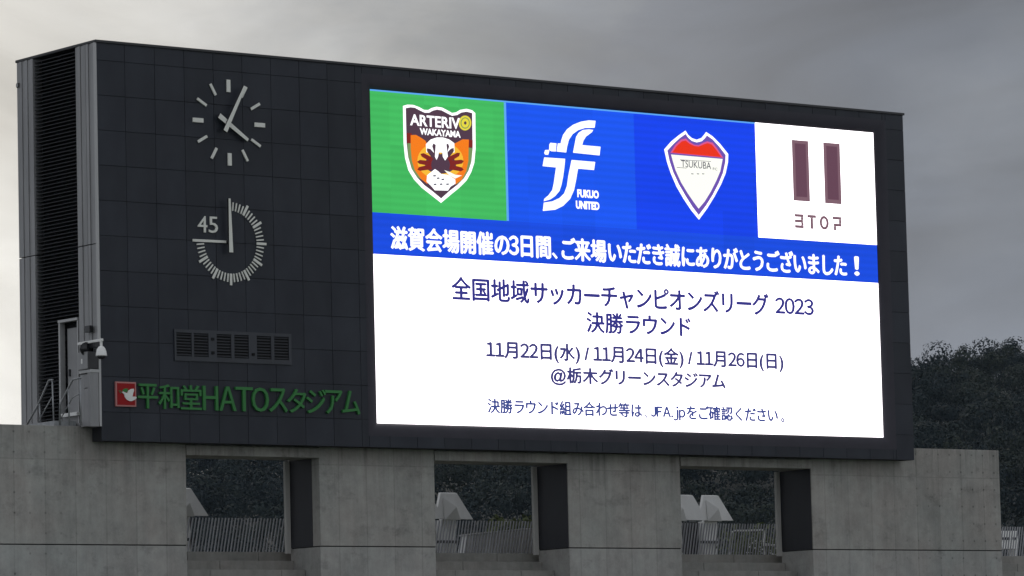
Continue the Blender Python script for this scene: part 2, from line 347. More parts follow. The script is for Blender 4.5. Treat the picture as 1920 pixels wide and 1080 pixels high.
def steps(x0, x1, label, rows=4):
    t = thing('stand_steps', label, 'steps', ((x0+x1)/2, 0.3, -7.6), 'concrete steps in the wall openings')
    lo = (-(x0+x1)/2, -0.3, 7.6)
    for k in range(rows):
        yf = 1.91 - 0.44*k; zt = -2.20 - 0.215*k
        yb = 2.35 if k == 0 else yf + 0.44 - 0.002
        # each riser row is cast in lengths with an open joint between them
        xs = [x0+0.003]; 
        w = 1.86 if k % 2 == 0 else 2.2
        off = 0.95 if k % 2 == 0 else 1.5
        x = x0 + off
        while x < x1 - 0.5: xs.append(x); x += w
        xs.append(x1-0.003)
        for a, b in zip(xs, xs[1:]):
            if k == 0 and b > x1-0.1 and x1 < 26: b = x1 + 1.4
            MB().box(a+0.006, b-0.006, yf, yb, -7.6, zt).build('step', M['step'], t, bevel=0.008, loc=lo)
steps(*OPEN[0], 'worn concrete steps in the leftmost wall opening, below the fully dark fence')
steps(*OPEN[1], 'worn concrete steps in the middle wall opening, below the pale sloping ramp wall')
steps(*OPEN[2], 'worn concrete steps in the right wall opening, below the flowering shrubs')
steps(26.27, 33.0, 'pale concrete steps right of the last wall pier, below the white cabinet')

# ------------------------------------------------------------------ scoreboard
H, W, D = 8.40, 23.02, 3.19
Ys = 0.12
board = thing('scoreboard', 'huge dark panelled stadium scoreboard with a glowing display, standing on the concrete wall', 'scoreboard', (0, 0, 0))
MB().box(0.34, W-0.02, 0.372, D-0.06, 0.34, H-0.03).build('housing', M['backing'], board)
# coping
MB().box(-0.03, W+0.03, -0.035, D+0.03, H-0.008, H+0.05).build('coping', M['cap'], board, bevel=0.01)
# screen rectangle on the plane Ys
c = [plane_pt(*p, Ys) for p in ((694, 168), (1636, 248), (706, 794), (1657, 820))]
SX0, SX1 = (c[0][0]+c[2][0])/2, (c[1][0]+c[3][0])/2
SZ1, SZ0 = (c[0][2]+c[1][2])/2, (c[2][2]+c[3][2])/2
G = 0.30
hole = (SX0-G, SX1+G, SZ0-G+0.02, SZ1+G)
def cut(r, h):
    x0, x1, z0, z1 = r; a0, a1, b0, b1 = h
    if x1 <= a0 or x0 >= a1 or z1 <= b0 or z0 >= b1: return [r]
    o = []
    if x0 < a0: o.append((x0, a0, z0, z1)); x0 = a0
    if x1 > a1: o.append((a1, x1, z0, z1)); x1 = a1
    if z0 < b0: o.append((x0, x1, z0, b0)); z0 = b0
    if z1 > b1: o.append((x0, x1, b1, z1))
    return o
xs = [0.0, 0.71]
while xs[-1] + 0.7455 < W - 0.2: xs.append(xs[-1] + 0.7455)
xs.append(W)
zs = [H]; z = 8.02
while z > 0.2: zs.append(z); z -= 0.7415
zs.append(0.0)
g = 0.0048
mesh_cache = {}
for i in range(len(xs)-1):
    for j in range(len(zs)-1):
        for (x0, x1, z0, z1) in cut((xs[i], xs[i+1], zs[j+1], zs[j]), hole):
            if x1-x0 < 0.04 or z1-z0 < 0.04: continue
            key = (round(x1-x0, 3), round(z1-z0, 3))
            dy = random.uniform(-0.0015, 0.0015)
            if key not in mesh_cache:
                o = MB().box(g, x1-x0-g, 0, 0.012, g, z1-z0-g).build('cladding_panel', M['clad'], board, bevel=0.0035)
                mesh_cache[key] = o.data; o.location = (x0, dy, z0)
            else: inst('cladding_panel', mesh_cache[key], (x0, dy, z0), board)
fr = MB(); fr.box(0.006, SX0-G+0.03, 0.015, 0.37, 0.004, H-0.01); fr.box(SX1+G-0.03, W-0.006, 0.015, 0.37, 0.004, H-0.01)
fr.box(SX0-G+0.031, SX1+G-0.031, 0.015, 0.37, 0.004, SZ0-G+0.05); fr.box(SX0-G+0.031, SX1+G-0.031, 0.015, 0.37, SZ1+G-0.03, H-0.01)
fr.box(SX0-G+0.031, SX1+G-0.031, 0.27, 0.365, SZ0-G+0.051, SZ1+G-0.031)
fr.build('front_frame', M['backing'], board)
# added rounded surround, shaped to catch screen light as a soft glow
b = MB(); rings = 12
for k in range(rings+1):
    a = math.pi/2*k/rings; d = G*(1-math.cos(a)); y = Ys+0.004 - (Ys+0.004+0.002)*math.sin(a)
    x0, x1, z0, z1 = SX0-d-0.012, SX1+d+0.012, SZ0-d*(G-0.02)/G-0.012, SZ1+d+0.012
    b.v += [(x0, y, z0), (x1, y, z0), (x1, y, z1), (x0, y, z1)]
for k in range(rings):
    for q in range(4): b.f.append((4*k+q, 4*k+(q+1) % 4, 4*k+4+(q+1) % 4, 4*k+4+q))
M['surround'] = rough_mat('glow_catch_surround', (0.036, 0.034, 0.045), (0.044, 0.041, 0.054), (1, 1, 1), 2, rough=0.6, spec=0.3)
sur = b.build('glow_catch_surround', M['surround'], board, smooth=True)

# display: flat fields on the LED wall
E_ = {'green': led('led_green', (70, 188, 98), 1, True), 'blue_a': led('led_blue_light', (32, 88, 240), 1, True), 'blue_b': led('led_blue', (28, 70, 236), 1, True),
      'banner': led('led_blue_banner', (30, 78, 224), 1, True), 'white': led('led_white', (255, 249, 253), 2.6), 'wlogo': led('led_white_print', (252, 252, 255), 1.3),
      'ink': led('led_ink', (56, 56, 136), 1), 'ink2': led('led_ink_grey', (68, 68, 126), 1), 'ink3': led('led_ink_small', (66, 80, 146), 1), 'plum': led('led_plum', (104, 72, 88), 1), 'plum2': led('led_plum_rim', (128, 98, 110), 1),
      'brown': led('led_brown', (84, 62, 78), 1), 'maroon': led('led_maroon', (130, 42, 40), 1), 'orange': led('led_orange', (248, 128, 34), 1), 'amber': led('led_amber', (250, 190, 60), 1), 'yellow': led('led_yellow', (232, 218, 70), 1),
      'red': led('led_red', (236, 56, 34), 1), 'violet': led('led_violet', (112, 84, 178), 1), 'magenta': led('led_magenta', (226, 90, 140), 1), 'cyan': led('led_cyan', (96, 168, 244), 1), 'cream': led('led_cream', (254, 255, 246), 1.05), 'olive': led('led_olive', (122, 150, 96), 1), 'grey': led('led_grey', (84, 84, 96), 1)}
for k, m in E_.items():
    m.cycles.emission_sampling = 'FRONT' if k == 'white' else 'NONE'
scr = MB().box(SX0-0.01, SX1+0.01, Ys+0.003, Ys+0.14, SZ0-0.01, SZ1+0.01).build('display_screen', M['void'], board)
def SP(u, v):
    p = plane_pt(u, v, Ys); return (p[0], p[2])
XG, XB, XC = SP(949, 300)[0], SP(1189, 300)[0], SP(1418.5, 340)[0]
ZL = (SP(698, 398)[1]+SP(1642, 459)[1])/2; ZW = (SP(701, 477)[1]+SP(1645, 530)[1])/2
shape('picture_field', rect(SX0, XG, ZL, SZ1), E_['green'], scr, Ys)['label'] = 'green field behind the crest'
shape('picture_field', rect(XG, XB, ZL, SZ1), E_['blue_a'], scr, Ys)['label'] = 'lighter blue field'
shape('picture_field', rect(XB, XC, ZL, SZ1), E_['blue_b'], scr, Ys)['label'] = 'deep blue field'
shape('picture_field', rect(XC, SX1, ZL, SZ1), E_['white'], scr, Ys)['label'] = 'white field at the top right'
shape('picture_field', rect(SX0, SX1, ZW, ZL), E_['banner'], scr, Ys)['label'] = 'blue banner strip'
shape('picture_field', rect(SX0, SX1, SZ0, ZW), E_['white'], scr, Ys)['label'] = 'large white text field'
shape('field_edge', rect(SX0, XC, SZ1-0.035, SZ1), E_['cyan'], scr, Ys-0.005)
shape('field_edge', rect(XG-0.03, XG+0.03, ZL, SZ1-0.04), E_['cyan'], scr, Ys-0.005)
shape('field_edge', rect(XB-0.012, XB+0.012, ZL, SZ1-0.04), E_['blue_a'], scr, Ys-0.005)

YT = Ys-0.006
def line(body, m, x0, x1, z0, z1, heavy, sx=0.087):
    return lettering('lettering', body, m, scr, x0+sx, x1+sx, z0, z1, YT, heavy=heavy, typeset=len(body) > 1)
HB = 0.020
line('滋賀会場開催の3日間', E_['wlogo'], 7.56, 12.02, 4.395, 4.905, HB)
lettering('lettering', '、', E_['wlogo'], scr, 12.16, 12.30, 4.40, 4.53, YT, heavy=0.012)
line('ご来場いただき誠にありがとうございました', E_['wlogo'], 12.36, 21.03, 4.38, 4.90, HB)
line('！', E_['wlogo'], 21.30, 21.43, 4.43, 4.87, HB)
line('全国地域サッカーチャンピオンズリーグ', E_['ink'], 9.20, 18.52, 3.34, 3.86, 0.019)
line('2023', E_['ink'], 18.74, 19.93, 3.41, 3.78, 0.019)
line('決勝ラウンド', E_['ink'], 13.02, 16.10, 2.75, 3.22, 0.019)
line('11月22日(水) / 11月24日(金) / 11月26日(日)', E_['ink2'], 10.13, 18.92, 2.02, 2.47, 0.019)
line('@栃木グリーンスタジアム', E_['ink2'], 11.95, 17.11, 1.52, 1.93, 0.019)
line('決勝ラウンド組み合わせ等は', E_['ink3'], 10.13, 14.57, 0.84, 1.16, 0.015)
lettering('lettering', '、', E_['ink3'], scr, 14.74, 14.82, 0.83, 0.91, YT, heavy=0.004)
line('JFA.jp', E_['ink3'], 14.84, 15.86, 0.80, 1.12, 0.015)
line('をご確認ください', E_['ink3'], 15.92, 18.70, 0.83, 1.155, 0.015)
lettering('lettering', '。', E_['ink3'], scr, 18.90, 18.98, 0.83, 0.93, YT, heavy=0.012)

# --- crest one
def zp(box, k):
    x0, y0 = box
    return lambda pts: [SP(x0+u/k, y0+v/k) for u, v in pts]
c1 = zp((740, 185), 5.141)
def inset(pts, k, cx=None, cz=None):
    cx = sum(p[0] for p in pts)/len(pts) if cx is None else cx; cz = sum(p[1] for p in pts)/len(pts) if cz is None else cz
    return [(cx+(p[0]-cx)*k, cz+(p[1]-cz)*k) for p in pts]
crest = [(78, 70), (120, 58), (175, 60), (235, 82), (280, 108), (320, 110), (355, 90), (400, 78), (455, 86), (505, 112), (550, 138), (590, 132), (630, 108), (690, 98), (745, 112), (775, 140), (778, 480), (765, 620), (735, 710), (690, 790), (620, 860), (540, 925), (445, 1005), (350, 930), (260, 860), (185, 780), (130, 690), (98, 570), (84, 430)]
shape('crest_outline', c1(crest), E_['wlogo'], scr, YT)
cin = [(104, 92), (150, 84), (190, 88), (235, 112), (285, 136), (330, 136), (365, 116), (405, 106), (450, 114), (498, 140), (550, 166), (600, 158), (640, 134), (690, 126), (744, 140), (748, 480), (735, 610), (708, 694), (664, 768), (600, 832), (525, 890), (445, 962), (365, 895), (285, 835), (212, 758), (160, 676), (128, 566), (112, 430)]
shape('crest_field', c1(cin), E_['brown'], scr, YT-0.004)
shape('crest_band', c1([(112, 330), (160, 335), (160, 430), (116, 430)]), E_['maroon'], scr, YT-0.007)
shape('crest_band', c1([(705, 395), (748, 400), (748, 470), (708, 470)]), E_['maroon'], scr, YT-0.007)
shape('crest_side', c1([(117, 432), (160, 430), (200, 640), (300, 800), (212, 758), (160, 676), (128, 566)]), E_['olive'], scr, YT-0.007)
shape('crest_side', c1([(708, 472), (748, 480), (735, 610), (708, 694), (664, 768), (590, 830), (660, 700)]), E_['olive'], scr, YT-0.007)
shape('crest_flame', c1([(150, 352), (200, 350), (240, 372), (290, 405), (330, 480), (330, 760), (310, 822), (250, 775), (190, 690), (162, 600), (150, 480)]), E_['orange'], scr, YT-0.010)
shape('crest_flame', c1([(710, 395), (650, 393), (600, 420), (560, 440), (540, 500), (540, 780), (580, 828), (640, 785), (685, 700), (705, 600)]), E_['orange'], scr, YT-0.010)
def ell(cx, cy_, rx, ry, n=28, a0=0, a1=360):
    return [(cx+rx*math.cos(R(a0+(a1-a0)*i/n)), cy_+ry*math.sin(R(a0+(a1-a0)*i/n))) for i in range(n if a1-a0 == 360 else n+1)]
shape('crest_mane', c1(ell(435, 600, 222, 180)), E_['amber'], scr, YT-0.013)
shape('crest_head', c1([(295, 440), (340, 395), (400, 375), (460, 375), (520, 395), (568, 430), (570, 520), (300, 520)]), E_['wlogo'], scr, YT-0.016)
shape('crest_face', c1(ell(435, 630, 150, 95)), E_['brown'], scr, YT-0.018)
for a, l in ((-172, 205), (-150, 200), (-128, 190), (-108, 205), (-72, 205), (-54, 190), (-33, 200), (-10, 205), (12, 205), (168, 205)):
    ca, sa = math.cos(R(a)), math.sin(R(a)); w = 24
    p = [(435+ca*90-sa*w, 640+sa*90+ca*w), (435+ca*l-sa*w*.9, 640+sa*l*0.95+ca*w*.9), (435+ca*(l+24), 640+sa*(l+24)*0.95), (435+ca*l+sa*w*.7, 640+sa*l*0.95-ca*w*.7), (435+ca*90+sa*w, 640+sa*90-ca*w)]
    shape('crest_mane_lock', c1(p), E_['maroon'] if abs(a) < 40 or abs(a) > 140 else E_['brown'], scr, YT-0.020)
shape('crest_blaze', c1([(392, 400), (432, 440), (410, 560), (396, 592), (380, 560)]), E_['wlogo'], scr, YT-0.023)
shape('crest_blaze', c1([(440, 400), (490, 440), (504, 560), (478, 598), (456, 560)]), E_['wlogo'], scr, YT-0.023)
shape('crest_muzzle', c1([(380, 680), (410, 700), (440, 728), (500, 735), (575, 780), (578, 820), (530, 850), (505, 888), (380, 885), (350, 850), (300, 800), (305, 740)]), E_['wlogo'], scr, YT-0.023)
shape('crest_whisker', c1([(470, 690), (520, 708), (575, 735), (640, 742), (575, 772), (520, 745)]), E_['cream'], scr, YT-0.026)
for u, v in ((375, 745), (410, 768), (455, 780), (380, 828), (438, 826), (500, 826)):
    shape('crest_mark', c1([(u-14, v-5), (u+12, v-8), (u+14, v+6), (u-10, v+8)]), E_['grey'], scr, YT-0.026)
def fitbox(conv, u0, v0, u1, v1):
    a = conv([(u0, v0), (u1, v1), (u0, v1), (u1, v0)])
    return a[0][0], a[1][0], (a[2][1]+a[1][1])/2, (a[0][1]+a[3][1])/2
def ltr(body, m, conv, u0, v0a, v1a, u1, v0b, v1b, bold, y):
    # the print is upright on the board: use the mean of both ends
    A = conv([(u0, v0a), (u0, v1a), (u1, v0b), (u1, v1b)])
    lettering('lettering', body, m, scr, A[0][0], A[2][0], (A[1][1]+A[3][1])/2, (A[0][1]+A[2][1])/2, y, bold)
ltr('ARTERIV', E_['wlogo'], c1, 140, 155, 262, 622, 182, 292, 0.024, YT-0.018)
ltr('WAKAYAMA', E_['wlogo'], c1, 235, 285, 348, 628, 312, 378, 0.035, YT-0.018)
shape('crest_ball', c1(ell(672, 236, 60, 72)), E_['yellow'], scr, YT-0.018)
shape('crest_ball_seam', c1(ell(672, 236, 44, 54)), E_['olive'], scr, YT-0.020)
shape('crest_ball', c1(ell(672, 236, 36, 45)), E_['yellow'], scr, YT-0.022)
shape('crest_ball_seam', c1(ell(672, 236, 14, 18, 5)), E_['brown'], scr, YT-0.024)

# --- badge two
c2 = zp((1000, 210), 5.4)
def logo(conv, pts, m=None, y=YT, name='logo_stroke'): return shape(name, conv(pts), m or E_['wlogo'], scr, y)
logo(c2, [(628, 90), (560, 85), (480, 98), (400, 130), (340, 175), (300, 230), (280, 290), (276, 318), (246, 318), (234, 400), (330, 410), (340, 350), (358, 280), (395, 225), (450, 185), (520, 162), (618, 160)])
logo(c2, [(604, 182), (560, 176), (500, 182), (455, 212), (430, 255), (418, 320), (400, 412), (668, 440), (678, 352), (492, 335), (505, 290), (530, 250), (590, 205)])
logo(c2, [(170, 312), (232, 318), (226, 400), (182, 398), (158, 385), (160, 330)])
logo(c2, [(118, 385), (158, 384), (158, 400), (148, 434), (118, 432), (108, 415)])
logo(c2, [(108, 460), (320, 474), (312, 560), (300, 650), (282, 740), (262, 800), (220, 850), (170, 885), (104, 904), (108, 880), (150, 845), (190, 790), (205, 720), (228, 562), (92, 548)])
logo(c2, [(385, 486), (624, 506), (612, 588), (450, 574), (432, 680), (410, 790), (370, 880), (300, 950), (220, 990), (94, 1002), (104, 918), (190, 905), (262, 872), (310, 825), (338, 750), (352, 650)])
ltr('FUKUO', E_['wlogo'], c2, 442, 782, 865, 660, 795, 878, 0.05, YT)
ltr('UNITED', E_['wlogo'], c2, 428, 898, 980, 666, 912, 995, 0.05, YT)

# --- badge three
c3 = zp((1230, 230), 5.687)
sh = [(312, 85), (340, 130), (380, 165), (430, 182), (480, 165), (510, 130), (532, 100), (600, 145), (680, 225), (768, 335), (765, 420), (740, 540), (690, 660), (620, 790), (540, 920), (455, 1035), (370, 930), (290, 810), (215, 680), (155, 540), (115, 420), (85, 285), (160, 200), (240, 135)]
shape('badge_outline', c3(sh), E_['wlogo'], scr, YT)
sh2 = [(312, 122), (340, 162), (380, 196), (430, 212), (486, 198), (520, 165), (540, 138), (600, 180), (665, 250), (738, 345), (735, 420), (710, 535), (665, 645), (600, 770), (528, 885), (452, 985), (388, 900), (315, 785), (240, 655), (180, 525), (142, 410), (118, 298), (185, 225), (250, 165)]
shape('badge_border', c3(sh2), E_['violet'], scr, YT-0.004)
shape('badge_top', c3([(150, 322), (200, 240), (262, 182), (315, 170), (350, 205), (400, 235), (450, 242), (500, 215), (540, 200), (600, 215), (650, 280), (712, 375)]), E_['magenta'], scr, YT-0.007)
shape('badge_top', c3([(168, 320), (215, 250), (270, 200), (312, 192), (350, 225), (405, 250), (450, 256), (505, 232), (545, 218), (590, 235), (640, 295), (690, 368)]), E_['red'], scr, YT-0.010)
shape('badge_field', c3([(156, 340), (706, 388), (680, 520), (640, 615), (580, 735), (515, 840), (450, 918), (400, 850), (335, 755), (265, 640), (205, 510), (178, 420)]), E_['cream'], scr, YT-0.008)
ltr('TSUKUBA', E_['grey'], c3, 262, 402, 470, 580, 422, 502, 0.0, YT-0.012)
ltr('FC', E_['grey'], c3, 600, 480, 505, 648, 482, 512, 0.0, YT-0.012)
shape('badge_rule', c3([(250, 394), (580, 412), (580, 417), (250, 399)]), E_['grey'], scr, YT-0.012)
shape('badge_rule', c3([(215, 476), (320, 483), (320, 488), (215, 481)]), E_['grey'], scr, YT-0.012)
for u in (370, 430, 485): shape('badge_mark', c3([(u, 542), (u+24, 544), (u+24, 552), (u, 550)]), E_['grey'], scr, YT-0.012)

# --- badge four
for (u0, v0, u1, v1) in ((1484, 262, 1515, 268), (1543, 267, 1574, 272)):
    a = SP(u0, v0); b_ = SP(u1, v1); zb = SP(u0+4, v0+114)[1]
    shape('logo_bar', rect(a[0], b_[0], zb, a[1]), E_['plum2'], scr, YT)
    shape('logo_bar', rect(a[0]+0.09, b_[0]-0.09, zb+0.10, a[1]-0.08), E_['plum'], scr, YT-0.004)
bx0, bx1 = SP(1490, 415)[0], SP(1577, 415)[0]; bz0 = (SP(1490, 427)[1]+SP(1577, 433)[1])/2; bz1 = (SP(1490, 402)[1]+SP(1577, 406)[1])/2
w = (bx1-bx0); cwid = w*0.185; th = 0.068; hgt = bz1-bz0; mid = (bz0+bz1)/2
def stroke(poly): shape('logo_letter', poly, E_['plum2'], scr, YT)
x = bx0                                                             # the open B
stroke(rect(x, x+cwid, bz1-th, bz1)); stroke(rect(x, x+cwid*.95, mid-th/2, mid+th/2)); stroke(rect(x, x+cwid, bz0, bz0+th)); stroke(rect(x+cwid-th*1.1, x+cwid, bz0+th+.002, mid-th/2-.002)); stroke(rect(x+cwid-th*1.2, x+cwid-th*.1, mid+th/2+.002, bz1-th-.002))
x = bx0 + w*.27; stroke(rect(x, x+cwid, bz1-th, bz1)); stroke(rect(x+cwid/2-th*.6, x+cwid/2+th*.6, bz0, bz1-th-.002))
x = bx0 + w*.535; ox, oz, n_ = x+cwid/2, mid, 28
ring = MB()
for i in range(n_):
    a = 2*math.pi*i/n_; ring.v += [(ox+cwid/2*1.08*math.cos(a), YT-0.004, oz+hgt/2*math.sin(a)), (ox+(cwid/2*1.08-th*1.2)*math.cos(a), YT-0.004, oz+(hgt/2-th)*math.sin(a))]
for i in range(n_): j = (i+1) % n_; ring.f.append((2*i, 2*j, 2*j+1, 2*i+1))
ring.build('logo_letter', E_['plum2'], scr)
x = bx1-cwid; stroke(rect(x, x+cwid, bz1-th, bz1)); stroke(rect(x+cwid-th*1.1, x+cwid, mid+.002, bz1-th-.002)); stroke(rect(x+cwid*.1, x+cwid, mid-th, mid)); stroke(rect(x+cwid*.1, x+cwid*.1+th*1.1, bz0, mid-th-.002))

# --- ventilation louvres
vf = MB(); vx = [(1.88, 2.26), (2.32, 2.69), (2.90, 3.27), (3.35, 3.72), (3.93, 4.30), (4.38, 4.76)]; vz0, vz1 = 1.835, 2.335
edges = [1.83] + [e for v in vx for e in v] + [4.83]
for i in range(0, len(edges), 2): vf.box(edges[i], edges[i+1], -0.030, -0.003, 1.735, 2.405)
for a, b_ in vx: vf.box(a+.001, b_-.001, -0.030, -0.003, 1.735, vz0); vf.box(a+.001, b_-.001, -0.030, -0.003, vz1, 2.405)
vf.build('vent_frame', M['vent_frame'], board)
for x, z in ((2.795, 2.22), (2.795, 1.93), (3.83, 1.93)): MB().box(x-.035, x+.035, -0.05, -0.031, z-.03, z+.03).build('bolt_cover', M['void'], board)
for a, b_ in vx:
    v = MB().box(a+.002, b_-.002, -0.008, -0.004, vz0+.002, vz1-.002).build('louvre_vent', M['void'], board)
    for k in range(8):
        z = vz0 + 0.03 + k*0.0625
        s = MB(); s.v = [(a+.004, -0.030, z-.008), (b_-.004, -0.030, z-.008), (b_-.004, -0.010, z+.022), (a+.004, -0.010, z+.022), (a+.004, -0.027, z-.016), (b_-.004, -0.027, z-.016), (b_-.004, -0.009, z+.012), (a+.004, -0.009, z+.012)]
        s.f = [(0, 1, 2, 3), (4, 7, 6, 5), (0, 4, 5, 1), (3, 2, 6, 7), (0, 3, 7, 4), (1, 5, 6, 2)]
        s.build('slat', M['vent_slat'], v)

# --- side wall (x = 0 plane, facing left)
def vpanels(y0, y1, n, z0, z1):
    w = (y1-y0)/n
    for i in range(n):
        proud = 0.03 if i % 2 == 0 else 0.012
        for za, zb in ((z0, 4.13), (4.15, z1)):
            if zb <= za: continue
            MB().box(-proud, 0.33, y0+i*w+.004, y0+(i+1)*w-.004, za, zb).build('side_panel', M['rib'], board, bevel=0.004)
MB().box(-0.045, 0.01, -0.012, 0.045, 0.30, H-0.01).build('corner_trim', M['trim'], board, bevel=0.006)
vpanels(0.055, 0.37, 3, 0.30, H-0.01); vpanels(0.375, 0.80, 4, 1.45, H-0.01); vpanels(2.50, 3.19, 6, 0.34, H-0.01)
MB().box(0.20, 0.33, 0.375, 2.50, 0.34, H-0.02).build('louvre_recess', M['void'], board)
zz = 0.36; me = None
while zz < H-0.08:
    if not (zz < 2.62):
        ya, yb = 0.81, 2.49
    else: ya, yb = 1.60, 2.49
    s = MB(); s.v = [(0.01, ya, zz), (0.01, yb, zz), (0.16, yb, zz+.055), (0.16, ya, zz+.055), (0.012, ya, zz-.014), (0.012, yb, zz-.014), (0.162, yb, zz+.041), (0.162, ya, zz+.041)]
    s.f = [(0, 1, 2, 3), (4, 7, 6, 5), (0, 4, 5, 1), (3, 2, 6, 7), (0, 3, 7, 4), (1, 5, 6, 2)]
    s.build('louvre_slat', M['louvre'], board); zz += 0.0795
# doorway and door
dr = MB().box(0.08, 0.13, 0.88, 1.42, 0.62, 2.47).build('door', M['door'], board, bevel=0.006)
MB().box(0.04, 0.079, 1.30, 1.34, 1.45, 1.60).build('door_handle', M['black'], dr)
f = MB(); f.box(-0.03, 0.10, 1.54, 1.60, 0.34, 2.60); f.box(-0.035, 0.10, 0.84, 1.62, 2.601, 2.66); f.box(-0.02, 0.10, 0.84, 0.875, 0.34, 2.60)
f.build('door_frame', M['trim'], dr, bevel=0.005)
MB().box(-0.10, 0.06, 0.80, 1.44, 0.585, 0.66).build('threshold', M['white'], dr, bevel=0.005)
MB().box(-0.0, 0.05, 0.88, 1.53, 0.345, 0.59).build('base_panel', M['rib'], board)
# lower metal plinth by the front corner
MB().box(-0.26, -0.05, 0.0, 0.10, 0.295, 1.42).build('plinth_post', M['rib'], board, bevel=0.006)
MB().box(-0.262, -0.03, -0.01, 0.44, 1.421, 1.49).build('plinth_cap', M['trim'], board, bevel=0.006)
MB().box(-0.235, -0.20, 0.11, 0.27, 0.31, 1.10).build('plinth_panel', M['rib'], board, bevel=0.004)
MB().box(-0.235, -0.20, 0.275, 0.43, 0.31, 1.40).build('plinth_panel', M['rib'], board, bevel=0.004)
MB().box(-0.235, -0.20, 0.11, 0.27, 1.115, 1.40).build('plinth_panel', M['rib'], board, bevel=0.004)
MB().box(-0.24, 0.2, 0.37, 0.80, 0.34, 0.40).build('plinth_floor', M['rib'], board)

# ------------------------------------------------------------------ equipment on the corner
cab = thing('equipment_cabinet', 'grey control cabinet with a dark front sitting on the ledge beside the door', 'cabinet', (-0.16, 0.25, 1.49))
cl = (0.16, -0.25, -1.49)
MB().box(-0.30, -0.05, 0.03, 0.42, 1.50, 1.86).build('body', M['rib'], cab, bevel=0.006, loc=cl)
MB().box(-0.295, -0.055, 0.0, 0.028, 1.505, 1.855).build('front_door', M['black'], cab, bevel=0.004, loc=cl)
MB().box(-0.306, -0.301, 0.22, 0.27, 1.62, 1.72).build('latch', M['white'], cab, loc=cl)

cc = thing('security_camera', 'white dome security camera hanging from a long arm at the scoreboard corner', 'camera', (-0.2, 0.0, 2.1))
q = (0.2, 0.0, -2.1)
a = side_pt(147, 645, -0.2); b_ = side_pt(192, 637, -0.2)
MB().bar(a, b_, 0.05, 0.055).build('arm', M['white'], cc, bevel=0.008, loc=q)
MB().tube([(b_[0], b_[1]+.05, b_[2]), (b_[0], b_[1]+.05, b_[2]-0.16)], 0.028, 10).build('drop_pipe', M['white'], cc, loc=q)
top = (b_[0], b_[1]+.05, b_[2]-0.13)
MB().lathe(top, [(0.03, 0), (0.055, -0.01), (0.085, -0.05), (0.105, -0.11), (0.118, -0.19), (0.12, -0.205)], 24).build('housing', M['white'], cc, True, loc=q)
MB().lathe(top, [(0.095, -0.205), (0.085, -0.24), (0.055, -0.265), (0.01, -0.275)], 24).build('dome', M['black'], cc, True, loc=q)
MB().bar(a + np.array([0, -.28, -0.02]), a + np.array([0.12, -.55, -0.15]), 0.035).build('brace', M['galv'], cc, loc=q)

p = side_pt(163, 652, -0.16)
hs = thing('horn_speaker', 'black horn loudspeaker tucked under the white camera arm', 'speaker', (-0.1, p[1], p[2]))
MB().tube([(-0.06, p[1]+.12, p[2]+.03), (-0.14, p[1]+.06, p[2]), (-0.22, p[1]-.04, p[2]-.03), (-0.24, p[1]-.12, p[2]-.04)], [0.06, 0.08, 0.12, 0.15], 14).build('horn', M['black'], hs, True, loc=(0.1, -p[1], -p[2]))
MB().box(-0.20, -0.03, p[1]-0.34, p[1]-0.14, p[2]-.03, p[2]+.10).build('driver', M['black'], hs, bevel=0.02, loc=(0.1, -p[1], -p[2]))
MB().box(-0.17, -0.03, p[1]+0.10, p[1]+0.24, p[2]-.05, p[2]+.09).build('driver', M['black'], hs, bevel=0.01, loc=(0.1, -p[1], -p[2]))
p = side_pt(168, 617, -0.08)
fl = thing('floodlight', 'small black box light on the grey side panels above the camera arm', 'light', (-0.03, p[1], p[2]))
MB().box(-0.14, -0.05, p[1]-.09, p[1]+.10, p[2]-.07, p[2]+.07).build('housing', M['black'], fl, bevel=0.01, loc=(.03, -p[1], -p[2]))
MB().bar((-0.05, p[1], p[2]), (0.0, p[1], p[2]-.06), 0.03).build('bracket', M['galv'], fl, loc=(.03, -p[1], -p[2]))
p = side_pt(36, 160, -0.02)
bk = thing('wall_light', 'tiny dark bulkhead light high on the far left edge of the scoreboard', 'light', (-0.03, p[1], p[2]))
MB().box(-0.06, -0.032, p[1]-.03, p[1]+.06, p[2]-.05, p[2]+.05).build('housing', M['cap'], bk, bevel=0.01, loc=(.03, -p[1], -p[2]))
MB().box(-0.07, -0.061, p[1]-.02, p[1]+.05, p[2]-.035, p[2]+.035).build('lens', M['galv'], bk, loc=(.03, -p[1], -p[2]))

# stair rails to the door
def rail(label, pts, X, posts, low=None):
    P = [side_pt(u, v, X) for u, v in pts]
    t = thing('handrail', label, 'handrail', (X, P[0][1], 0.33), 'tubular rails of the stair to the scoreboard door'); lo = (-X, -P[0][1], -0.33)
    MB().tube(P, 0.021, 8).build('rail', M['galv'], t, True, loc=lo)
    if low: MB().tube([side_pt(u, v, X) for u, v in low], 0.013, 6).build('mid_rail', M['galv'], t, True, loc=lo)
    for (u0, v0, u1, v1) in posts: MB().tube([side_pt(u0, v0, X), side_pt(u1, v1, X)], 0.018, 8).build('post', M['galv'], t, True, loc=lo)
rail('sloping tubular stair rail against the black louvres', [(50, 797), (70, 762), (92, 713), (99, 712)], -0.55, [(98, 713, 101, 797), (74, 757, 76, 797)], [(70, 795), (97, 745)])
rail('cranked tubular stair rail in front of the grey door', [(112, 797), (113, 758), (117, 750), (136, 712), (152, 708)], -0.75, [(150, 709, 152, 797), (128, 728, 130, 797)], [(114, 785), (136, 745), (150, 738)])
st = thing('access_stair', 'short metal stair landing below the scoreboard door', 'stair', (-0.5, 1.2, 0.33))
MB().box(-0.80, -0.27, 0.55, 1.52, 0.34, 0.44).build('landing', M['galv'], st, loc=(.5, -1.2, -.33))
MB().box(-0.80, -0.04, 1.53, 1.85, 0.335, 0.37).build('tread', M['galv'], st, loc=(.5, -1.2, -.33))

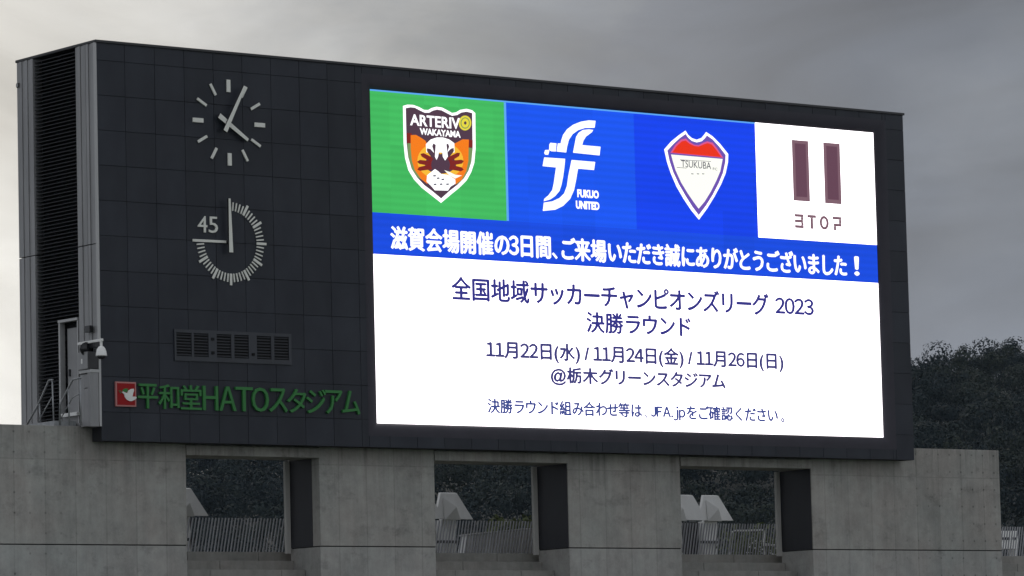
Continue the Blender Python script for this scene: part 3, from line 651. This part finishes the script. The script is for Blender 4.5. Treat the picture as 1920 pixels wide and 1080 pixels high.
# ------------------------------------------------------------------ clocks
def face_bar(name, c, ang, r0, r1, w, parent, loc, y0, y1, m, w1=None):
    d = Vector((math.sin(R(ang)), 0, math.cos(R(ang)))); n = Vector((d.z, 0, -d.x)); c = Vector((c[0], 0, c[1])); w1 = w if w1 is None else w1
    a, b_ = c+d*r0, c+d*r1
    poly = [(a-n*w/2), (a+n*w/2), (b_+n*w1/2), (b_-n*w1/2)]
    return MB().prism([(p.x, p.z) for p in poly], y0, y1).build(name, m, parent, bevel=0.004, loc=loc)
M['mark'] = rough_mat('marker_paint', (0.78, 0.78, 0.72), (0.84, 0.84, 0.78), (3, 3, 3), 2, rough=0.5)
M['handside'] = new_mat('hand_casing', (0.02, 0.02, 0.022), 0.6)
CX, CZ = 3.32, 6.905
clk = thing('wall_clock', 'analogue clock of bar markers on the dark panels, reading about five past four', 'clock', (CX, 0, CZ)); lo = (-CX, 0, -CZ)
for h in range(12):
    face_bar('hour_marker', (CX, CZ), h*30, 0.66, 0.93, 0.095 if h % 3 == 0 else 0.06, clk, lo, -0.035, -0.004, M['mark'])
HX = CX - 0.12
for nm, ang_, r0, r1, w0, w1, y in (('hour_hand', 123.5, -0.26, 0.62, 0.115, 0.07, -0.11), ('minute_hand', 27.5, -0.22, 0.92, 0.10, 0.055, -0.16)):
    off = (HX + 0.03, CZ - 0.02)
    hd = face_bar(nm, off, ang_, r0, r1, w0, clk, lo, y-0.006, y+0.004, M['mark'], w1)
    face_bar('casing', off, ang_, r0, r1, w0*0.98, hd, (0, 0, 0), y+0.006, y+0.055, M['handside'], w1*0.98)
MB().tube([(HX+.03, -0.15, CZ-.02), (HX+.03, -0.003, CZ-.02)], 0.05, 14).build('spindle', M['handside'], clk, loc=lo)

TX, TZ = 3.30, 4.325
tm = thing('match_clock', 'round forty-five minute match timer of fine ticks on the dark panels below the clock', 'clock', (TX, 0, TZ)); lo = (-TX, 0, -TZ)
for k in range(1, 45):
    major = k % 5 == 0
    face_bar('minute_tick', (TX, TZ), k*6, 0.68, 0.93 if major else 0.865, 0.055 if major else 0.030, tm, lo, -0.030, -0.004, M['mark'])
face_bar('minute_tick', (TX, TZ), -90.5, 0.06, 0.96, 0.055, tm, lo, -0.032, -0.003, M['mark'])['label'] = 'long bar at the forty-five mark'
hd = face_bar('hand', (TX-0.075, TZ), -1.0, -0.24, 0.92, 0.10, tm, lo, -0.16, -0.15, M['mark'], 0.05)
face_bar('casing', (TX-0.075, TZ), -1.0, -0.24, 0.92, 0.098, hd, (0, 0, 0), -0.148, -0.10, M['handside'], 0.049)
MB().tube([(TX-0.07, -0.10, TZ), (TX-0.07, -0.003, TZ)], 0.045, 14).build('spindle', M['handside'], tm, loc=lo)
for ch, x0, x1 in (('4', 2.475, 2.715), ('5', 2.755, 2.985)):
    o = lettering('numeral', ch, M['mark'], tm, x0, x1, 4.50, 4.85, -0.004, 0.0, depth=0.025); o.location = lo

# ------------------------------------------------------------------ stadium name
sg = thing('stadium_sign', 'green Japanese channel letters with a red square dove emblem, low on the dark panels', 'sign', (0.3, 0, 0.7)); lo = (-0.3, 0, -0.7)
MB().box(0.335, 0.84, -0.05, -0.004, 0.725, 1.245).build('emblem_plate', M['pink_rim'], sg, bevel=0.006, loc=lo)
MB().box(0.368, 0.807, -0.056, -0.0505, 0.758, 1.212).build('emblem_field', M['red_sign'], sg, loc=lo)
e1 = zp((200, 700), 8.0)
def onboard(pts): return [(plane_pt(200+u/8, 700+v/8, 0)[0], plane_pt(200+u/8, 700+v/8, 0)[2]) for u, v in pts]
o = shape('dove', onboard([(200, 285), (222, 276), (250, 290), (282, 300), (300, 262), (340, 238), (382, 234), (386, 262), (372, 300), (362, 352), (400, 352), (424, 358), (420, 380), (395, 400), (352, 420), (318, 420), (280, 400), (252, 366), (236, 318), (222, 300)]), M['white'], sg, -0.057, 0.012); o.location = lo
o = shape('wreath', onboard([(205, 270), (230, 240), (262, 228), (300, 236), (292, 262), (276, 292), (246, 282), (224, 272)]), M['green_sign'], sg, -0.057, 0.008); o.location = lo
o = shape('wreath', onboard([(150, 258), (182, 254), (200, 290), (188, 312), (172, 290)]), new_mat('dark_leaf_print', (0.12, 0.09, 0.03), 0.5), sg, -0.057, 0.008); o.location = lo
for ch, u0, u1, v0, v1 in (('平', 257, 293, 722, 763), ('和', 296, 333, 722, 764), ('堂', 337, 375, 722, 765), ('Ｈ', 379, 406, 726, 765), ('Ａ', 410, 440, 726, 768), ('Ｔ', 440, 471, 728, 769), ('Ｏ', 471, 501, 727, 769), ('ス', 503, 536, 731, 768), ('タ', 537, 571, 729, 769), ('ジ', 573, 608, 731, 770), ('ア', 608, 639, 734, 772), ('ム', 640, 672, 735, 773)):
    A = plane_pt(u0, v1, 0); Bp = plane_pt(u1, v0, 0)
    A2 = plane_pt(u1, v1, 0)
    o = lettering('letter', ch, M['green_sign'], sg, A[0], Bp[0], 0.705, 1.215, -0.004, 0.0, depth=0.05, heavy=0.006); o.location = lo

# ------------------------------------------------------------------ fence behind the wall
FY = 3.2
X0f, NB, SPF = 3.9, 300, 0.0865
fn = thing('bar_fence', 'long grey fence of closely set slanting bars seen through the wall openings', 'fence', (X0f, FY, -2.75))
lo = (-X0f, -FY, 2.75)
lean = 0.20
o = MB().bar((0, 0, 0), (lean*1.36, 0, 1.36), 0.031, 0.020).build('bar', M['bar'], fn, loc=(0, 0, 0)); bar_me = o.data
for k in range(1, NB): inst('bar', bar_me, (k*SPF, random.uniform(-.004, .004), 0), fn)
MB().box(-0.3, NB*SPF+0.3, 0.03, 0.06, 0.10, 0.15).build('bottom_rail', M['bar'], fn)

# pale ramp wall seen behind the bars in the middle opening
RY = 3.9
a, b_, c_, d_ = plane_pt(876, 1005, RY), plane_pt(1040, 989, RY), plane_pt(1040, 1060, RY), plane_pt(861, 1060, RY)
rm = thing('ramp_wall', 'low pale ramp parapet with a sloping top behind the fence in the middle opening', 'wall', (a[0], RY, -2.75)); lo = (-a[0], -RY, 2.75)
MB().prism([(a[0], a[2]), (b_[0], b_[2]), (b_[0], -2.75), (a[0]-.28, -2.75)], RY, RY+0.25).build('wall_face', M['shelter'], rm, loc=lo)
MB().bar((a[0]-.03, RY+.1, a[2]+.02), (b_[0], RY+.1, b_[2]+.02), 0.34, 0.04).build('coping', M['trim'], rm, loc=lo)

# folded pale shelters beyond
def shelter(label, fx, X_off, z0, mirror=1):
    t = thing('folded_roof_shelter', label, 'shelter', (fx-1.0, 12.6, -2.75), 'pale folded roofs beyond the fence'); lo = (-(fx-1.0), -12.6, 2.75)
    z = z0
    front = [(0, 0), (-.50, .66), (-1.02, .66), (-1.12, .28), (-1.40, .66), (-2.05, .66), (-2.25, 0)]
    r = MB(); Y0 = 12.0
    n = len(front)
    rear = [(p[0]+0.10, p[1]+ (0.02 if p[1] else 0.0)) for p in front]
    r.v = [(fx+p[0], Y0, z+p[1]) for p in front] + [(fx+p[0]-0.06, Y0+0.14, z+p[1]) for p in rear]
    r.f = [tuple(range(n)), tuple(range(2*n-1, n-1, -1))] + [(i, n+i, n+(i+1) % n, (i+1) % n) for i in range(n)]
    r.build('folded_roof', M['shelter'], t, loc=lo)
    # the creased wedge below each fold
    for cx0 in (-0.66, -1.90):
        k = MB(); k.v = [(fx+cx0-.26, Y0-.03, z-.02), (fx+cx0+.24, Y0-.03, z-.02), (fx+cx0+.02, Y0-.16, z+.30), (fx+cx0-.30, Y0-.02, z+.55), (fx+cx0+.2, Y0+.3, z-.02), (fx+cx0-.2, Y0+.3, z-.02)]
        k.f = [(0, 1, 2), (0, 2, 3), (2, 1, 3), (0, 1, 4, 5), (0, 3, 5), (1, 4, 3), (3, 4, 5)]
        k.build('crease', M['shelter'], t, loc=lo)
        MB().box(fx+cx0-.24, fx+cx0+.22, Y0+.16, Y0+.4, -2.75, z-.022).build('column', M['shelter'], t, loc=lo)
        MB().box(fx+cx0-.40, fx+cx0+.52, Y0+.55, Y0+1.1, -2.75, z-.024).build('back_post', M['cap'], t, loc=lo)
    MB().box(fx-1.1, fx-.35, Y0-.05, Y0+.09, z-.62, z-.55).build('cross_bar', M['cap'], t, loc=lo)
f1, f2, f3 = plane_pt(391, 967, 12), plane_pt(887, 973.5, 12), plane_pt(1375, 976, 12)
shelter('pale folded shelter roof cut off by the first wall pier, leftmost of the row', f1[0], 0, f1[2])
shelter('pale folded shelter roof in the middle opening, left of the sloping ramp wall', f2[0], 0, f2[2])
shelter('pale double-peaked shelter roof in the right opening, beside the flowering shrubs', f3[0], 0, f3[2])

# white cabinet behind the fence at the right
WYc = 4.3
wa, wb = plane_pt(1881, 995, WYc), plane_pt(1909, 995, WYc); z1, zm, z0 = wa[2], plane_pt(1890, 1010, WYc)[2], plane_pt(1890, 1029, WYc)[2]
wc = thing('white_cabinet', 'bright white cabinet with two dark slots behind the fence at the right edge', 'cabinet', (wa[0], WYc, -2.75)); lo = (-wa[0], -WYc, 2.75)
xa, xb = wa[0]-0.35, wb[0]; xm = (wa[0]*0.48+xb*0.52)
bright = new_mat('bright_white_enamel', (0.86, 0.86, 0.83), 0.35)
MB().box(xa, xb, WYc+.02, WYc+.40, z0, z1).build('body', bright, wc, bevel=0.01, loc=lo)
MB().box(wa[0]-.02, xm-.04, WYc, WYc+.018, zm-.03, zm+.035).build('slot', M['void'], wc, loc=lo)
MB().box(xm+.07, xb-.06, WYc, WYc+.018, zm-.03, zm+.035).build('slot', M['void'], wc, loc=lo)
for x in (xa+.05, xb-.05): MB().box(x-.03, x+.03, WYc+.05, WYc+.3, -2.75, z0-.002).build('leg', bright, wc, loc=lo)

# ------------------------------------------------------------------ foliage
def leaf_cloud(cent, rad, counts, size, up_bias=0.25, jit=0.55):
    'quads scattered on the lobes of many crowns; returns verts (n,4,3)'
    out = []
    for c, r, k in zip(cent, rad, counts):
        d = rng.normal(size=(k, 3)); d[:, 2] = d[:, 2]*0.9 + up_bias; d /= np.linalg.norm(d, axis=1)[:, None]
        p = c + d*r*rng.uniform(0.72, 1.05, (k, 1))
        n = d + rng.normal(size=(k, 3))*jit; n /= np.linalg.norm(n, axis=1)[:, None]
        t = np.cross(n, rng.normal(size=(k, 3))); t /= np.linalg.norm(t, axis=1)[:, None]; b = np.cross(n, t)
        s = size*rng.uniform(0.55, 1.25, (k, 1)); s2 = s*rng.uniform(0.5, 1.0, (k, 1))
        out.append(np.stack([p-t*s-b*s2*.6, p+t*s*.2-b*s2, p+t*s+b*s2*.5, p-t*s*.3+b*s2], 1))
    return np.concatenate(out)
def cloud_mesh(name, q, m, smooth=False):
    n = len(q); me = bpy.data.meshes.new(name); me.vertices.add(n*4); me.vertices.foreach_set('co', q.ravel())
    me.loops.add(n*4); me.loops.foreach_set('vertex_index', np.arange(n*4, dtype=np.int32))
    me.polygons.add(n); me.polygons.foreach_set('loop_start', np.arange(0, n*4, 4, dtype=np.int32)); me.polygons.foreach_set('loop_total', np.full(n, 4, dtype=np.int32))
    me.materials.append(m); me.update(); me.validate(); return me
def leaf_mat(name, a, b, c, patch=0.12, tone=False):
    m = new_mat(name, a, 0.7, 0, 0.15); t = m.node_tree; bs = t.nodes['Principled BSDF']
    g_ = t.nodes.new('ShaderNodeNewGeometry'); n = t.nodes.new('ShaderNodeTexNoise'); n.inputs['Scale'].default_value = patch; n.inputs['Detail'].default_value = 3
    t.links.new(g_.outputs['Position'], n.inputs['Vector'])
    f_ = mt(t, 'ADD', mt(t, 'MULTIPLY', g_.outputs['Random Per Island'], 0.45), mt(t, 'MULTIPLY', n.outputs[0], 0.9)); f_ = mt(t, 'SUBTRACT', f_, 0.18, clamp=True)
    if tone:
        an = t.nodes.new('ShaderNodeAttribute'); an.attribute_name = 'tone'
        f_ = mt(t, 'ADD', mt(t, 'MULTIPLY', an.outputs['Fac'], 0.62), mt(t, 'ADD', mt(t, 'MULTIPLY', g_.outputs['Random Per Island'], 0.12), mt(t, 'MULTIPLY', mt(t, 'SUBTRACT', n.outputs[0], 0.35), 0.6)), clamp=True)
    r_ = t.nodes.new('ShaderNodeValToRGB'); e = r_.color_ramp.elements; e[0].color = (*a, 1); e[0].position = .1; e[1].color = (*c, 1); e[1].position = .9
    k = e.new(0.5); k.color = (*b, 1)
    t.links.new(f_, r_.inputs[0]); t.links.new(r_.outputs[0], bs.inputs['Base Color']); return m
M['leaf'] = leaf_mat(tone=True, name='hill_leaves', a=(0.012, 0.019, 0.021), b=(0.018, 0.027, 0.027), c=(0.034, 0.042, 0.030), patch=0.02)
M['leaf2'] = leaf_mat('shrub_leaves', (0.10, 0.125, 0.06), (0.15, 0.18, 0.085), (0.22, 0.25, 0.13), 1.5)

# wooded hill: terrain in polar form about the stadium side, ridge falls away to the left
def ridge_h(a):                                                     # a: bearing in radians
    xk = np.array([0.30, 0.47, 0.538, 0.575, 0.64, 0.70, 0.752, 0.775, 0.80, 0.87, 1.0])
    hk = np.array([4, 8, 26, 34, 41, 44.5, 43.6, 43.9, 42.0, 41, 36.0])
    return np.interp(a, xk, hk)
RD = np.linspace(440, 920, 26); AZ = np.linspace(0.42, 0.92, 80)
def hill_h(d, a):
    t = np.clip((d-440)/(806-440), 0, 1); back = np.clip((d-806)/200, 0, 1)
    bump = 1.6*np.sin(a*70+d*0.02)+1.1*np.sin(a*130+1.3+d*.05)
    return -7.7 + (ridge_h(a)*1.3+3.8)*(1-(1-t)**1.35) - back*14 + bump*np.minimum(t*3, 1)
hb = MB()
for d in RD:
    for a in AZ: hb.v.append((CAM[0]+d*math.sin(a), CAM[1]+d*math.cos(a), float(hill_h(d, a))))
na = len(AZ)
for i in range(len(RD)-1):
    for j in range(na-1): hb.f.append((i*na+j, i*na+j+1, (i+1)*na+j+1, (i+1)*na+j))
tag(hb.build('hill', rough_mat('forest_floor', (0.012, 0.015, 0.010), (0.022, 0.026, 0.019), (.1, .1, .1), 1), smooth=True), 'low wooded hill rising behind the stadium', None, None, 'structure')
cent, rad, cnt, tones = [], [], [], []
d = 455.0
while d < 840:
    step = 7.6
    nA = int(d*(0.80-0.52)/step)
    for k in range(nA):
        a = 0.52 + (k+rng.uniform(-.5, .5))*step/d; dd = d + rng.uniform(-3.4, 3.4)
        h = float(hill_h(dd, a)); r = rng.uniform(2.9, 5.4); tall = rng.uniform(0.9, 1.25); tone = rng.uniform(0, 1)
        x, y = CAM[0]+dd*math.sin(a), CAM[1]+dd*math.cos(a)
        for l in range(7):
            o_ = rng.normal(size=3)*r*0.46; o_[2] = abs(o_[2])*0.75
            cent.append(np.array([x, y, h+r*0.8*tall-0.6]) + o_); rr = r*rng.uniform(0.32, 0.58); rad.append(np.array([rr, rr, rr*0.8])); cnt.append(int(150*(rr/2.0)**1.3)); tones.append(tone)
    d += 7.6
me = cloud_mesh('forest', leaf_cloud(cent, rad, cnt, 0.21, 0.25, 0.22), M['leaf'])
at_ = me.attributes.new('tone', 'FLOAT', 'FACE'); at_.data.foreach_set('value', np.repeat(np.array(tones), cnt).astype(np.float32))
print('forest quads', len(me.polygons))
fo = bpy.data.objects.new('forest', me); COL.objects.link(fo); tag(fo, 'dense dark evergreen woodland covering the hill', None, None, 'stuff')

# shrubs behind the fence
def shrub(label, px0, px1, pytop, Y, n=5, flowers=0):
    a = plane_pt(px0, pytop, Y); b_ = plane_pt(px1, pytop, Y); x0, x1, zt = a[0], b_[0], a[2]
    t = thing('shrub', label, 'shrub', ((x0+x1)/2, Y, -2.75)); lo = (-(x0+x1)/2, -Y, 2.75)
    cs, rs, ks = [], [], []; hgt = zt+2.75; w_ = (x1-x0)/n
    for i in range(n):
        for z in np.arange(-2.5, zt-w_*.3, w_*.55):
            cs.append(np.array([x0+(i+.5)*w_+rng.uniform(-.1, .1), Y+rng.uniform(-.15, .3), z + rng.uniform(-.08, .08)])); rs.append(np.array([w_*.62]*3)); ks.append(70)
    o = bpy.data.objects.new('foliage', cloud_mesh('foliage', leaf_cloud(cs, rs, ks, 0.055), M['leaf2'])); COL.objects.link(o); o.parent = t; o.location = lo
    s = MB()
    for i in range(n): s.tube([(x0+(i+.5)*w_, Y+.1, -2.76), (x0+(i+.5)*w_+.05, Y+.1, zt-.3)], [0.03, 0.012], 6)
    s.build('stem', M['earth'], t, loc=lo)
    if flowers:
        fb = MB()
        for _ in range(flowers):
            c0_ = rng.integers(0, len(cs)); p = cs[c0_]; 
            if p[2] < -2.4: continue
            x, y, z = p[0]+rng.uniform(-.2, .2), Y-w_*.62-rng.uniform(0, .05), p[2]+rng.uniform(-.15, .2); r = rng.uniform(.012, .034)
            fb.lathe((x, y, z), [(r*.4, -r*.6), (r, 0), (r*.5, r*.6)], 6)
        f_ = fb.build('blossom', M['white'], t, loc=lo); f_['kind'] = 'stuff'
shrub('olive green shrub with pale blossoms above the sloping ramp wall', 930, 1030, 972, 6.0, 4, 26)
shrub('broad green hedge-like shrub behind the fence in the right opening', 1366, 1560, 972, 6.4, 6, 0)
shrub('loose shrub covered in white blossoms in front of the green one', 1392, 1450, 1003, 5.4, 3, 90)
def pipe(label, pts, Y, r=0.022, dots=None):
    P = [plane_pt(u, v, Y) for u, v in pts]
    t = thing('pipe_barrier', label, 'barrier', (P[0][0], Y, -2.75)); lo = (-P[0][0], -Y, 2.75)
    MB().tube(P, r, 8).build('rail', M['white'], t, True, loc=lo)
    for p in (P[0], P[-1]): MB().tube([(p[0], Y, -2.76), (p[0], Y, p[2])], r*.9, 8).build('post', M['white'], t, True, loc=lo)
pipe('white tubular hoop barrier left of the white-flowered shrub', [(1367, 1034), (1369, 1012), (1372, 998), (1378, 995), (1400, 995), (1432, 994)], 4.9, 0.022)
pipe('low white tubular barrier next to the right-hand jamb', [(1433, 1023), (1470, 1021)], 4.9, 0.018)

# ------------------------------------------------------------------ thin haze volume added to soften and blue the hill
hz = bpy.data.materials.new('thin_haze'); hz.use_nodes = True; t = hz.node_tree; t.nodes.clear()
ho = t.nodes.new('ShaderNodeOutputMaterial'); pv = t.nodes.new('ShaderNodeVolumePrincipled')
pv.inputs['Color'].default_value = (0.62, 0.80, 1.0, 1); pv.inputs['Density'].default_value = 0.00004
t.links.new(pv.outputs[0], ho.inputs['Volume'])
h = MB().box(-2510, 2510, -2510, 2510, -8.7, 95).build('haze', hz); h['kind'] = 'stuff'; h['label'] = 'faint added haze over the stadium, softening and bluing the hill'
